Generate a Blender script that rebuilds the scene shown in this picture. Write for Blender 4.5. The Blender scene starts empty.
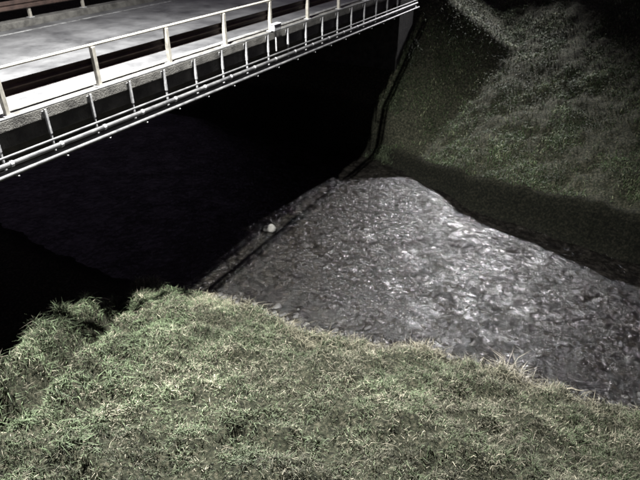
import bpy, math, random
import numpy as np
from mathutils import Vector
rng=np.random.default_rng(7); random.seed(7)
S=bpy.context.scene
S.view_settings.view_transform='Standard'; S.view_settings.look='None'; S.view_settings.exposure=0
COL=S.collection
# ---------------- noise helpers
_lat=rng.random((256,256))
def vnoise(x,y):
    xi=np.floor(x).astype(int); yi=np.floor(y).astype(int)
    fx=x-xi; fy=y-yi; fx=fx*fx*(3-2*fx); fy=fy*fy*(3-2*fy)
    a=_lat[xi%256,yi%256]; b=_lat[(xi+1)%256,yi%256]; c=_lat[xi%256,(yi+1)%256]; d=_lat[(xi+1)%256,(yi+1)%256]
    return (a*(1-fx)+b*fx)*(1-fy)+(c*(1-fx)+d*fx)*fy-0.5
def fbm(x,y,o=4):
    s=0;a=1.0
    for i in range(o):
        s=s+a*vnoise(x*2**i+17.3*i,y*2**i+5.1*i); a*=.5
    return s
def sstep(a,b,x):
    t=np.clip((x-a)/(b-a),0,1); return t*t*(3-2*t)
# ---------------- terrain (river width scale K, water level ZW)
K=1.1; ZW=-.9
def yn0(x): return np.interp(x,[-9.8,-8.5,-7,-4.4,-2.7,0,2,5],[8.1,8.3,8.45,8.8,9.1,9.55,9.9,10.3])+.45*fbm(x*.9,x*0+3.3,6)
def yf0(x): return np.interp(x,[-30,-8.4,-6.5,-4,.4,3,30],[19.2,19.0,18.3,16.9,16.0,15.9,15.5])+.25*fbm(x*.8,x*0+9.3,4)
def XS0(y): return np.interp(y,[0,2.7,4.6,6.4,7.5,12],[-5.6,-7.05,-8.35,-9.15,-9.35,-9.7])+.4*fbm(y*1.3,y*0+41.,4)
def XG0(y): return -6.25-.61*(y-2.2)+.3*fbm(y*1.1,y*0+71.,3)
def yn(x): return K*yn0(np.asarray(x,float)/K)
def yf(x): return K*yf0(np.asarray(x,float)/K)
def XS(y): return K*XS0(np.asarray(y,float)/K)
def XG(y): return K*XG0(np.asarray(y,float)/K)
def H0(x,y):
    s=yn0(x)-y
    near=np.where(s<0,-.5*sstep(0,.6,-s),.55*sstep(0,.45,s)+.42*np.clip(s-.3,0,None))
    near=np.where(near>4.2,4.2+.7*(1-np.exp(-(near-4.2)/.7)),near)
    near=near+sstep(.1,.8,s)*(.28*fbm(x*.9,y*.9,3)+.30*fbm(x*2.6,y*2.6,3)+.10*vnoise(x*7,y*7))
    m=sstep(7.2,6.2,y)*sstep(.0,1.,y)
    near=near-m*.7*np.exp(-((x-XG0(y))/.28)**2)*(s>0)+m*.24*np.exp(-((x-XG0(y)+.6)/.35)**2)*(s>0)
    low=.15+.06*fbm(x,y,3)
    d=sstep(0,1.1,XS0(y)-x)*sstep(0,1.6,y)*sstep(-21,-18.5,x)
    near=np.where(s>0,near*(1-d)+np.minimum(low,near)*d,near)
    f=y-yf0(x)
    hf=np.interp(x,[-9,-8,-4,0,30],[.15,.22,.8,1.2,1.3])
    far=np.where(f<0,-.5*sstep(0,.8,-f),hf*sstep(0,.5,f)+.46*np.clip(f-.3,0,None))
    far=np.where(far>5.2,5.2+.6*(1-np.exp(-(far-5.2)/.6)),far)
    far=far+sstep(.1,1,f)*(.26*fbm(x*.7+50,y*.7,4)+.18*fbm(x*2.7,y*2.7,3))
    return np.where(s>-1.5,near,np.where(f>-1.5,far,-.5+.0*x))
def smax(a,b,k=.35):
    h=np.clip(.5+.5*(a-b)/k,0,1); return b*(1-h)+a*h+k*h*(1-h)
def H(x,y):
    x=np.asarray(x,float); y=np.asarray(y,float)
    z=K*H0(x/K,y/K)+ZW
    dist=np.maximum(np.maximum(x+8.9,-17.2-x),0)
    emb=5.38-dist/1.5
    z=np.where((y<.9),np.maximum(z,emb),z)
    e2=5.38-dist/1.7-np.clip(26.0-y,0,None)*.95
    inside=(dist<=0)&(y>24)
    z=np.where(y>21.5,np.where(inside,np.minimum(smax(z,e2),5.45),smax(z,e2)),z)
    return z
def axis(lo,hi,step,ext,n):
    core=np.arange(lo,hi+1e-6,step)
    g=np.geomspace(step*2,ext,n)
    return np.concatenate([lo-g[::-1],core,hi+g])
def newmesh(name,V,F,mat,smooth=True,colattr=None):
    me=bpy.data.meshes.new(name)
    V=np.asarray(V,np.float32); F=np.asarray(F,np.int32)
    k=F.shape[1]
    me.vertices.add(len(V)); me.vertices.foreach_set('co',V.ravel())
    me.loops.add(F.size); me.loops.foreach_set('vertex_index',F.ravel())
    me.polygons.add(len(F)); me.polygons.foreach_set('loop_start',np.arange(0,F.size,k,dtype=np.int32))
    me.polygons.foreach_set('loop_total',np.full(len(F),k,np.int32))
    me.polygons.foreach_set('use_smooth',np.full(len(F),smooth))
    me.update(calc_edges=True)
    if colattr is not None:
        a=me.color_attributes.new('tint','FLOAT_COLOR','POINT')
        c=np.ones((len(V),4),np.float32); c[:,:3]=colattr; a.data.foreach_set('color',c.ravel())
    me.materials.append(mat)
    o=bpy.data.objects.new(name,me); COL.objects.link(o); return o
def gridmesh(name,xs,ys,fn,mat,colfn=None):
    X,Y=np.meshgrid(xs,ys,indexing='ij'); Z=fn(X,Y)
    V=np.stack([X,Y,Z],-1).reshape(-1,3)
    n,m=X.shape; i=np.arange(n*m).reshape(n,m)
    F=np.stack([i[:-1,:-1],i[1:,:-1],i[1:,1:],i[:-1,1:]],-1).reshape(-1,4)
    c=None
    if colfn is not None: c=np.repeat(colfn(X,Y).reshape(-1,1),3,1)
    return newmesh(name,V,F,mat,True,c)
# ---------------- materials
def mat(name,c1,c2=None,rough=.8,scale=5,bump=0,bscale=40,metal=0,spec=.3,detail=6,c3=None,wp=(.35,.65),tint=False):
    m=bpy.data.materials.new(name); m.use_nodes=True; nt=m.node_tree; b=nt.nodes['Principled BSDF']
    b.inputs['Roughness'].default_value=rough; b.inputs['Metallic'].default_value=metal
    b.inputs['Specular IOR Level'].default_value=spec
    tc=nt.nodes.new('ShaderNodeTexCoord')
    n=nt.nodes.new('ShaderNodeTexNoise'); n.inputs['Scale'].default_value=scale; n.inputs['Detail'].default_value=detail
    n.inputs['Roughness'].default_value=.65
    nt.links.new(tc.outputs['Object'],n.inputs['Vector'])
    r=nt.nodes.new('ShaderNodeValToRGB'); nt.links.new(n.outputs['Fac'],r.inputs['Fac'])
    r.color_ramp.elements[0].position=wp[0]; r.color_ramp.elements[1].position=wp[1]
    r.color_ramp.elements[0].color=(*c1,1); r.color_ramp.elements[1].color=(*(c2 or c1),1)
    if c3:
        e=r.color_ramp.elements.new(.5*(wp[0]+wp[1])); e.color=(*c3,1)
    if tint:
        a=nt.nodes.new('ShaderNodeAttribute'); a.attribute_name='tint'
        mm=nt.nodes.new('ShaderNodeMix'); mm.data_type='RGBA'; mm.blend_type='MULTIPLY'; mm.inputs['Factor'].default_value=1
        nt.links.new(r.outputs['Color'],mm.inputs['A']); nt.links.new(a.outputs['Color'],mm.inputs['B'])
        nt.links.new(mm.outputs['Result'],b.inputs['Base Color'])
    else: nt.links.new(r.outputs['Color'],b.inputs['Base Color'])
    if bump:
        n2=nt.nodes.new('ShaderNodeTexNoise'); n2.inputs['Scale'].default_value=bscale; n2.inputs['Detail'].default_value=5
        nt.links.new(tc.outputs['Object'],n2.inputs['Vector'])
        bp=nt.nodes.new('ShaderNodeBump'); bp.inputs['Strength'].default_value=bump; bp.inputs['Distance'].default_value=.03
        nt.links.new(n2.outputs['Fac'],bp.inputs['Height']); nt.links.new(bp.outputs['Normal'],b.inputs['Normal'])
    return m
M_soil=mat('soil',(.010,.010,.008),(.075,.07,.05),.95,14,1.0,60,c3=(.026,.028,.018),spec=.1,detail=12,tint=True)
M_asph=mat('asphalt',(.028,.028,.030),(.125,.125,.128),.5,.9,.5,90,spec=.5,wp=(.32,.66),detail=12)
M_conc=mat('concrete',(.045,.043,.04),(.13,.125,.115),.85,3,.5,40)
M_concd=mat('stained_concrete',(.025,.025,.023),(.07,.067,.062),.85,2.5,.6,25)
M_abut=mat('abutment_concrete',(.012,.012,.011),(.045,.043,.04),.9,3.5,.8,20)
M_white=mat('road_paint',(.07,.07,.07),(.3,.3,.3),.6,6)
M_tan=mat('rail_paint',(.18,.17,.15),(.33,.31,.27),.5,8,spec=.5)
M_beam=mat('beam_paint_brown',(.035,.025,.022),(.075,.05,.042),.5,5)
M_galv=mat('white_steel',(.20,.20,.21),(.42,.42,.42),.45,20,spec=.5)
M_pipe=mat('pipe_paint',(.035,.035,.037),(.10,.10,.10),.5,4,spec=.4)
M_steel=mat('girder_steel',(.03,.03,.03),(.07,.06,.055),.6,3)
M_rock=mat('wet_rock',(.010,.010,.010),(.035,.033,.03),.5,6,.6,30,spec=.4)
M_pale=mat('pale_stone',(.07,.07,.065),(.15,.145,.135),.9,9,.6,20,spec=.1)
M_wood=mat('dead_wood',(.26,.23,.17),(.46,.42,.33),.8,15)
M_lamp=mat('lamp_housing',(.3,.3,.3),(.4,.4,.4),.5,5)
def bladematerial(name):
    m=bpy.data.materials.new(name); m.use_nodes=True; nt=m.node_tree; b=nt.nodes['Principled BSDF']
    a=nt.nodes.new('ShaderNodeAttribute'); a.attribute_name='tint'
    nt.links.new(a.outputs['Color'],b.inputs['Base Color']); b.inputs['Roughness'].default_value=.6; b.inputs['Specular IOR Level'].default_value=.15
    return m
M_grass=bladematerial('grass_blades')
def watermat():
    m=bpy.data.materials.new('river_water'); m.use_nodes=True; nt=m.node_tree; b=nt.nodes['Principled BSDF']
    b.inputs['IOR'].default_value=1.33
    L=nt.links
    tc=nt.nodes.new('ShaderNodeTexCoord')
    n=nt.nodes.new('ShaderNodeTexNoise'); n.inputs['Scale'].default_value=5; n.inputs['Detail'].default_value=5
    n.inputs['Roughness'].default_value=.6; n.inputs['Distortion'].default_value=1.4
    L.new(tc.outputs['Object'],n.inputs['Vector'])
    pn=nt.nodes.new('ShaderNodeTexNoise'); pn.inputs['Scale'].default_value=1.3; pn.inputs['Detail'].default_value=6
    L.new(tc.outputs['Object'],pn.inputs['Vector'])
    mr=nt.nodes.new('ShaderNodeMapRange'); mr.inputs['From Min'].default_value=.35; mr.inputs['From Max'].default_value=.65
    mr.inputs['To Min'].default_value=.035; mr.inputs['To Max'].default_value=.085
    L.new(pn.outputs['Fac'],mr.inputs['Value'])
    bp=nt.nodes.new('ShaderNodeBump'); bp.inputs['Strength'].default_value=1
    L.new(mr.outputs['Result'],bp.inputs['Distance'])
    L.new(n.outputs['Fac'],bp.inputs['Height']); L.new(bp.outputs['Normal'],b.inputs['Normal'])
    b.inputs['Roughness'].default_value=.14
    n3=nt.nodes.new('ShaderNodeTexNoise'); n3.inputs['Scale'].default_value=5; n3.inputs['Detail'].default_value=10; n3.inputs['Roughness'].default_value=.78
    L.new(tc.outputs['Object'],n3.inputs['Vector'])
    r=nt.nodes.new('ShaderNodeValToRGB'); L.new(n3.outputs['Fac'],r.inputs['Fac'])
    r.color_ramp.elements[0].position=.46; r.color_ramp.elements[0].color=(.0035,.0032,.0028,1)
    r.color_ramp.elements[1].position=.72; r.color_ramp.elements[1].color=(.026,.0235,.020,1)
    L.new(r.outputs['Color'],b.inputs['Base Color'])
    return m
M_water=watermat()
# ---------------- ground, water
def bank_shade_mud(X,Y):  # far bank face: shade painted into the soil tint; near edge: dark mud
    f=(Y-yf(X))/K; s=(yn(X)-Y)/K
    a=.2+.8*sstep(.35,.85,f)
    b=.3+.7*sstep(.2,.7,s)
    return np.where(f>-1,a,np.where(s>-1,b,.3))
gridmesh('ground',axis(-24,14,.11,260,22),axis(-2,32,.11,260,22),H,M_soil,bank_shade_mud)
def W(x,y):
    a=.25+.75*sstep(-13,-9,x)
    return a*(.045*fbm(x*1.9+3,y*2.5,4)+.022*fbm(x*6.5,y*8.0,2))-.01+ZW
gridmesh('river_water',axis(-18,12,.065,245,20),axis(7.5,22,.065,12,6),W,M_water)
# ---------------- primitives
def join_boxes(name,boxes,mt,parent=None,bevel=.01):
    V=[];F=[]
    for (x0,x1,y0,y1,z0,z1) in boxes:
        b=len(V)
        V+=[(x0,y0,z0),(x1,y0,z0),(x1,y1,z0),(x0,y1,z0),(x0,y0,z1),(x1,y0,z1),(x1,y1,z1),(x0,y1,z1)]
        F+=[(b,b+3,b+2,b+1),(b+4,b+5,b+6,b+7),(b,b+1,b+5,b+4),(b+1,b+2,b+6,b+5),(b+2,b+3,b+7,b+6),(b+3,b,b+4,b+7)]
    o=newmesh(name,V,F,mt,smooth=False)
    if bevel:
        md=o.modifiers.new('b','BEVEL'); md.width=bevel; md.segments=2
    if parent: o.parent=parent
    return o
def tubes(name,paths,mt,parent=None,n=12):
    V=[];F=[]
    for pts,rad in paths:
        pts=[Vector(p) for p in pts]
        if not hasattr(rad,'__len__'): rad=[rad]*len(pts)
        base=len(V)
        for i,p in enumerate(pts):
            t=(pts[min(i+1,len(pts)-1)]-pts[max(i-1,0)]).normalized()
            up=Vector((0,0,1)) if abs(t.z)<.9 else Vector((1,0,0))
            a=t.cross(up).normalized(); b=a.cross(t)
            for k in range(n):
                th=2*math.pi*k/n; V.append(tuple(p+(a*math.cos(th)+b*math.sin(th))*rad[i]))
        for i in range(len(pts)-1):
            for k in range(n):
                q=base+i*n; F.append((q+k,q+(k+1)%n,q+n+(k+1)%n,q+n+k))
    o=newmesh(name,V,F,mt)
    if parent: o.parent=parent
    return o
def empty(name):
    e=bpy.data.objects.new(name,None); COL.objects.link(e); return e
# ---------------- bridge
br=empty('road_bridge')
Y0,Y1=1.0,22.9
join_boxes('deck_slab',[(-16.9,-9.12,Y0,Y1,5.27,5.56)],M_concd,br,.02)
join_boxes('girders',[(x-.18,x+.18,Y0,Y1,4.78,5.27) for x in (-16.2,-14.6,-13,-11.4,-9.75)]+[(x-.3,x+.3,Y0,Y1,4.74,4.778) for x in (-16.2,-14.6,-13,-11.4,-9.75)],M_steel,br,0)
join_boxes('kerbs',[(-9.48,-9.06,Y0,Y1,5.563,5.77),(-16.94,-16.52,Y0,Y1,5.563,5.77)],M_conc,br,.02)
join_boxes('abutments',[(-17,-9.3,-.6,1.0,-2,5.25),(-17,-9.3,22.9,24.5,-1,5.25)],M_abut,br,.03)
def railing(x,side,nm):
    e=empty(nm)
    posts=[];caps=[]
    ypos=[5.3+2.0*k for k in range(-2,10)]
    for y in ypos:
        posts.append((x-.045,x+.045,y-.04,y+.04,5.772,6.53))
        caps.append((x-.08,x+.08,y-.09,y+.09,5.774,5.79))
    join_boxes('posts',posts,M_tan,e,.008)
    join_boxes('base_plates',caps,M_galv,e,0)
    tubes('top_rail',[([(x,Y0,6.56),(x,Y1+1,6.56)],.028)],M_tan,e)
    prof=[(0,6.06),(.05,6.09),(.05,6.15),(0,6.19),(.05,6.23),(.05,6.29),(0,6.32)]
    V=[];F=[]
    for yy in (Y0,Y1+1):
        for (dx,z) in prof: V.append((x-side*.055-side*dx,yy,z))
    n=len(prof)
    for i in range(n-1): F.append((i,i+1,n+i+1,n+i))
    o=newmesh('guard_beam',V,F,M_beam,False); o.parent=e
    md=o.modifiers.new('s','SOLIDIFY'); md.thickness=.006
    return e
railing(-9.2,1,'guard_rail'); railing(-16.75,-1,'guard_rail')
pp=empty('utility_pipes')
tubes('pipe_runs',[([(-8.80,Y0-1,5.14),(-8.80,Y1+.6,5.14)],.05),([(-8.80,Y0-1,5.27),(-8.80,Y1+.6,5.27)],.022),([(-8.84,Y0-1,5.0),(-8.84,Y1+.6,5.0)],.04),([(-8.71,Y0-1,4.995),(-8.71,Y1+.6,4.995)],.035)],M_pipe,pp)  # last, outermost run is added to widen the shadow the pipes cast
br_b=[];rings=[]
y=5.88-5
while y<22.8:
    br_b.append((-9.035,-8.985,y-.022,y+.022,5.30,5.76))
    br_b.append((-9.056,-9.037,y-.05,y+.05,5.60,5.72))
    br_b.append((-9.035,-8.67,y-.015,y+.015,4.93,4.952))
    br_b.append((-9.03,-8.99,y-.015,y+.015,4.957,5.298))
    rings.append(([(-8.80,y-.03,5.14),(-8.80,y+.03,5.14)],.06))
    y+=1.0
join_boxes('brackets',br_b,M_galv,pp,.004)
tubes('pipe_clamps',rings,M_galv,pp)
tubes('edge_conduit',[([(-9.01,Y0,5.80),(-9.01,Y1+.5,5.80)],.022)],M_pipe,pp)
jb=empty('junction_box')
join_boxes('box_body',[(-9.0,-8.86,13.0,13.34,5.84,6.0)],M_galv,jb,.015)
join_boxes('box_lid',[(-9.01,-8.85,12.99,13.35,6.002,6.02)],M_galv,jb,.004)
tubes('box_stub',[([(-8.92,13.14,5.3),(-8.92,13.14,5.84)],.02)],M_galv,jb)
def road(name,segs,mt,z):
    V=[];F=[]
    for (x0,x1,y0,y1) in segs:
        b=len(V); V+=[(x0,y0,z),(x1,y0,z),(x1,y1,z),(x0,y1,z)]; F.append((b,b+1,b+2,b+3))
    return newmesh(name,V,F,mt,False)
road('road',[(-16.52,-9.48,-200,220)],M_asph,5.585)
road('road_markings',[(-10.1,-9.95,-200,220),(-16.05,-15.9,-200,220)],M_white,5.59)
# ---------------- rocks
def rocks(name,spots,mt):
    import bmesh
    bm=bmesh.new()
    for (x,y,z,r) in spots:
        res=bmesh.ops.create_icosphere(bm,subdivisions=2,radius=1)
        sx,sy,sz=r*random.uniform(.8,1.3),r*random.uniform(.8,1.3),r*random.uniform(.4,.7)
        a=random.uniform(0,6.28); ph=[random.uniform(0,6) for _ in range(3)]
        for v in res['verts']:
            c=v.co; k=1+.18*math.sin(3*c.x+ph[0])+.15*math.sin(4*c.y+ph[1])+.12*math.sin(5*c.z+ph[2])
            X,Y=c.x*k*sx,c.y*k*sy
            v.co=Vector((x+X*math.cos(a)-Y*math.sin(a),y+X*math.sin(a)+Y*math.cos(a),z+c.z*k*sz))
        for f in {f for v in res['verts'] for f in v.link_faces}: f.smooth=True
    me=bpy.data.meshes.new(name); bm.to_mesh(me); bm.free(); me.materials.append(mt)
    o=bpy.data.objects.new(name,me); COL.objects.link(o)
sp=[]
for i in range(380):
    x=random.uniform(-9,8); y=float(yn(x))+abs(random.gauss(0,.4))-.1
    sp.append((x,y,ZW-.03,random.uniform(.04,.12)))
rocks('bank_rocks',sp,M_rock)
rocks('pale_stone',[(-9.74,13.5,ZW+.04,.22)],M_pale)
# ---------------- grass
def blades(name,x,y,h,w,lean,col):
    n=len(x); z=H(x,y)-.01
    a=rng.uniform(0,2*np.pi,n); ld=rng.uniform(0,2*np.pi,n)
    dx,dy=np.cos(a)*w/2,np.sin(a)*w/2
    lx,ly=np.cos(ld)*lean*h,np.sin(ld)*lean*h
    V=np.zeros((n,5,3),np.float32)
    V[:,0]=np.stack([x-dx,y-dy,z],-1); V[:,1]=np.stack([x+dx,y+dy,z],-1)
    mx,my,mz=x+lx*.3,y+ly*.3,z+h*.6
    V[:,2]=np.stack([mx+dx*.75,my+dy*.75,mz],-1); V[:,3]=np.stack([mx-dx*.75,my-dy*.75,mz],-1)
    V[:,4]=np.stack([x+lx,y+ly,z+h*np.clip(1-.4*lean,.25,1)],-1)
    b=(np.arange(n)*5)[:,None,None]
    F=(b+np.array([[0,1,2],[0,2,3],[3,2,4]])[None]).reshape(-1,3)
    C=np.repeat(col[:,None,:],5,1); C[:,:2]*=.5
    return newmesh(name,V.reshape(-1,3),F,M_grass,False,C.reshape(-1,3))
def palette(x,y,green):
    n=len(x)
    g=np.array([.068,.090,.050]); g2=np.array([.107,.128,.078]); d=np.array([.27,.248,.19]); o=np.array([.078,.077,.056])
    r=rng.random(n)[:,None]; c=g*(1-r)+g2*r
    c=np.where((rng.random(n)>green)[:,None],o*(.7+.8*rng.random((n,1))),c)
    dry=(rng.random(n)<.12+.20*(fbm(x*1.7,y*1.7,2)>.12))[:,None]
    c=np.where(dry,d*(.5+.9*rng.random((n,1))),c)
    return c*(.45+1.1*rng.random((n,1)))*(1+1.1*np.clip(fbm(x*1.3+80,y*1.3,4),-.55,.6))[:,None]
N=560000
x=rng.uniform(-11,6,N); y=rng.uniform(.8,12,N)
s=yn(x)-y
dens=.62+1.3*fbm(x*1.5,y*1.5,4)+1.0*fbm(x*6,y*6,2)-.9*sstep(1.0,.1,s)*sstep(-6,-4,x)
gro=np.exp(-((x-XG(y))/.28)**2)*(y<7.7)
keep=(s>.1)&(rng.random(N)<np.clip(dens,.14,1))&(rng.random(N)>gro*.98)&(x>XS(y)-.5)
x=x[keep];y=y[keep]; n=len(x)
tall=1+.9*np.clip(fbm(x*2.1+9,y*2.1,3),-.4,1)+.8*fbm(x*6,y*6,2)
ridge=np.exp(-((x-XS(y)-.25)/.45)**2)+.6*np.exp(-((yn(x)-y-.3)/.3)**2)
h=rng.uniform(.035,.13,n)*tall*(1+.9*ridge)
green=np.clip(.6+.9*fbm(x*.8+30,y*.8,3)-.06*(x+4)+.2*ridge,.1,.9)
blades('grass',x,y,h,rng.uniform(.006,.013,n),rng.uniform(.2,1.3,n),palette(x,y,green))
N=240000
x=rng.uniform(-9.2,14,N); y=rng.uniform(17,31,N); f=y-yf(x)
keep=(f>.6)&(rng.random(N)<np.clip(.5+1.3*fbm(x*1.1,y*1.1,4),.06,1))
x=x[keep];y=y[keep];n=len(x)
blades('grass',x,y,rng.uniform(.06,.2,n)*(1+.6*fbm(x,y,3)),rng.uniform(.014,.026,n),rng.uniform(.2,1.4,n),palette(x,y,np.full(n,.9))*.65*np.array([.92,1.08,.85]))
def weeds(name,cx,cy,k,r,hh,colr,lw=.03):
    x=np.concatenate([a+rng.normal(0,r,k) for a in cx]);y=np.concatenate([b+rng.normal(0,r,k) for b in cy]);n=len(x)
    c=np.array(colr)*(.5+.9*rng.random((n,1)))
    return blades(name,x,y,rng.uniform(.4,1,n)*hh,rng.uniform(.6,1.3,n)*lw,rng.uniform(.4,1.8,n),c)
m=100
wy=rng.uniform(2.4,9,m); wx=XS(wy)+rng.uniform(-.1,2.2,m)
weeds('leafy_weeds',wx,wy,50,.13,.20,(.076,.098,.055),.022)
m=90; wx=rng.uniform(-8,4,m); wy=rng.uniform(3.3,9.6,m); ok=(yn(wx)-wy)>.3
weeds('leafy_weeds',wx[ok],wy[ok],36,.11,.15,(.07,.087,.05),.02)
m=70; wx=rng.uniform(-9,4,m); wy=yn(wx)-rng.uniform(.0,1.0,m)
weeds('dry_reeds',wx,wy,46,.16,.36,(.20,.185,.135),.010)
weeds('dry_reeds',np.array([-.82,-.6,-.4]),yn(np.array([-.82,-.6,-.4]))-.2,60,.16,.6,(.30,.275,.22),.013)
m=80; wx=rng.uniform(-9,4,m); wy=yn(wx)-rng.uniform(.7,3.8,m)
weeds('dry_grass_tufts',wx,wy,35,.18,.16,(.24,.22,.17),.010)
m=60; t=rng.random(m); wx=-8.95+rng.normal(0,.2,m); wy=20.6+t*3.4
weeds('abutment_weeds',wx,wy,40,.13,.28,(.045,.055,.033),.022)
tw=[]
def twig(x,y,ang,L,r=.012,dz=.06):
    pts=[]
    for i in range(6):
        t=i/5; px=x+math.cos(ang)*L*t; py=y+math.sin(ang)*L*t
        pts.append((px+random.uniform(-.02,.02),py+random.uniform(-.02,.02),max(float(H(px,py)),ZW)+dz+.03*math.sin(3*t)+t*.03))
    tw.append((pts,[r*(1-.6*i/5) for i in range(6)]))
twig(.2,10.6,.35,.65,.018,.15); twig(-.1,10.45,.25,.5,.015,.15); twig(.3,10.4,1.0,.5,.012,.15); twig(-10.4,6.6,.5,.5,.02,.1)
for i in range(100):
    x=random.uniform(-9,3); y=random.uniform(2.7,9.8)
    if float(yn(x))-y>.1: twig(x,y,random.uniform(0,6.28),random.uniform(.1,.3),random.uniform(.002,.004),.05)
tubes('dead_twigs',tw,M_wood,n=6)
# ---------------- street lamps
def streetlamp(px,py,hz,dx,dy,energy,col,cone,blend,zb,aim=None):
    e=empty('street_lamp')
    if zb is None: zb=float(H(px,py))-.1
    pts=[(px,py,zb),(px,py,hz-1.2)]; rad=[.09,.065]
    for i in range(1,9):
        a=math.radians(90*i/8); q=1-math.cos(a); pts.append((px+dx*q,py+dy*q,hz-1.2+1.15*math.sin(a))); rad.append(.06-.003*i)
    tubes('pole',[(pts,rad),([(px,py,zb),(px,py,zb+.5)],[.14,.13])],M_lamp,e)
    xe=px+dx; ye=py+dy
    join_boxes('lamp_head',[(xe-.3,xe+.3,ye-.3,ye+.3,hz-.02,hz+.1)],M_lamp,e,.03)
    l=bpy.data.lights.new('lamp_light','SPOT'); l.energy=energy; l.color=col; l.spot_size=math.radians(cone); l.spot_blend=blend; l.shadow_soft_size=.1
    o=bpy.data.objects.new('lamp_light',l); COL.objects.link(o); o.location=(xe,ye,hz-.12); o.parent=e
    if aim: o.rotation_euler=(Vector(aim)-Vector((xe,ye,hz-.12))).to_track_quat('-Z','Y').to_euler()
    g=bpy.data.materials.new('lamp_glass'); g.use_nodes=True; b=g.node_tree.nodes['Principled BSDF']; b.inputs['Emission Color'].default_value=(*col,1); b.inputs['Emission Strength'].default_value=8
    join_boxes('lamp_glass',[(xe-.2,xe+.2,ye-.2,ye+.2,hz-.045,hz-.022)],g,e,0)
streetlamp(-6.8,36,13.6,-.9,0,52000,(1,.98,1),40,1.0,None,aim=(-3.4,15.3,-.9))
streetlamp(-8.9,4.5,14.0,.9,3.0,45000,(1,1,.97),130,1.0,5.0)
# ---------------- world
w=bpy.data.worlds.new('World'); S.world=w; w.use_nodes=True; nt=w.node_tree
bg=nt.nodes['Background']; sky=nt.nodes.new('ShaderNodeTexSky'); sky.sky_type='NISHITA'; sky.sun_disc=False
sky.sun_elevation=math.radians(-4); sky.sun_rotation=math.radians(200)
mx=nt.nodes.new('ShaderNodeMix'); mx.data_type='RGBA'; mx.inputs['Factor'].default_value=.75
nt.links.new(sky.outputs[0],mx.inputs['A']); mx.inputs['B'].default_value=(.46,.37,.57,1)
nt.links.new(mx.outputs['Result'],bg.inputs['Color']); bg.inputs['Strength'].default_value=.2
# ---------------- camera
c=bpy.data.cameras.new('camera'); co=bpy.data.objects.new('camera',c); COL.objects.link(co)
co.location=(0,0,9); co.rotation_euler=(math.radians(58),0,math.radians(29.8)); c.sensor_width=36; c.lens=31.16; c.clip_end=1000
c.dof.use_dof=True; c.dof.focus_distance=4.5; c.dof.aperture_fstop=3.2
S.camera=co
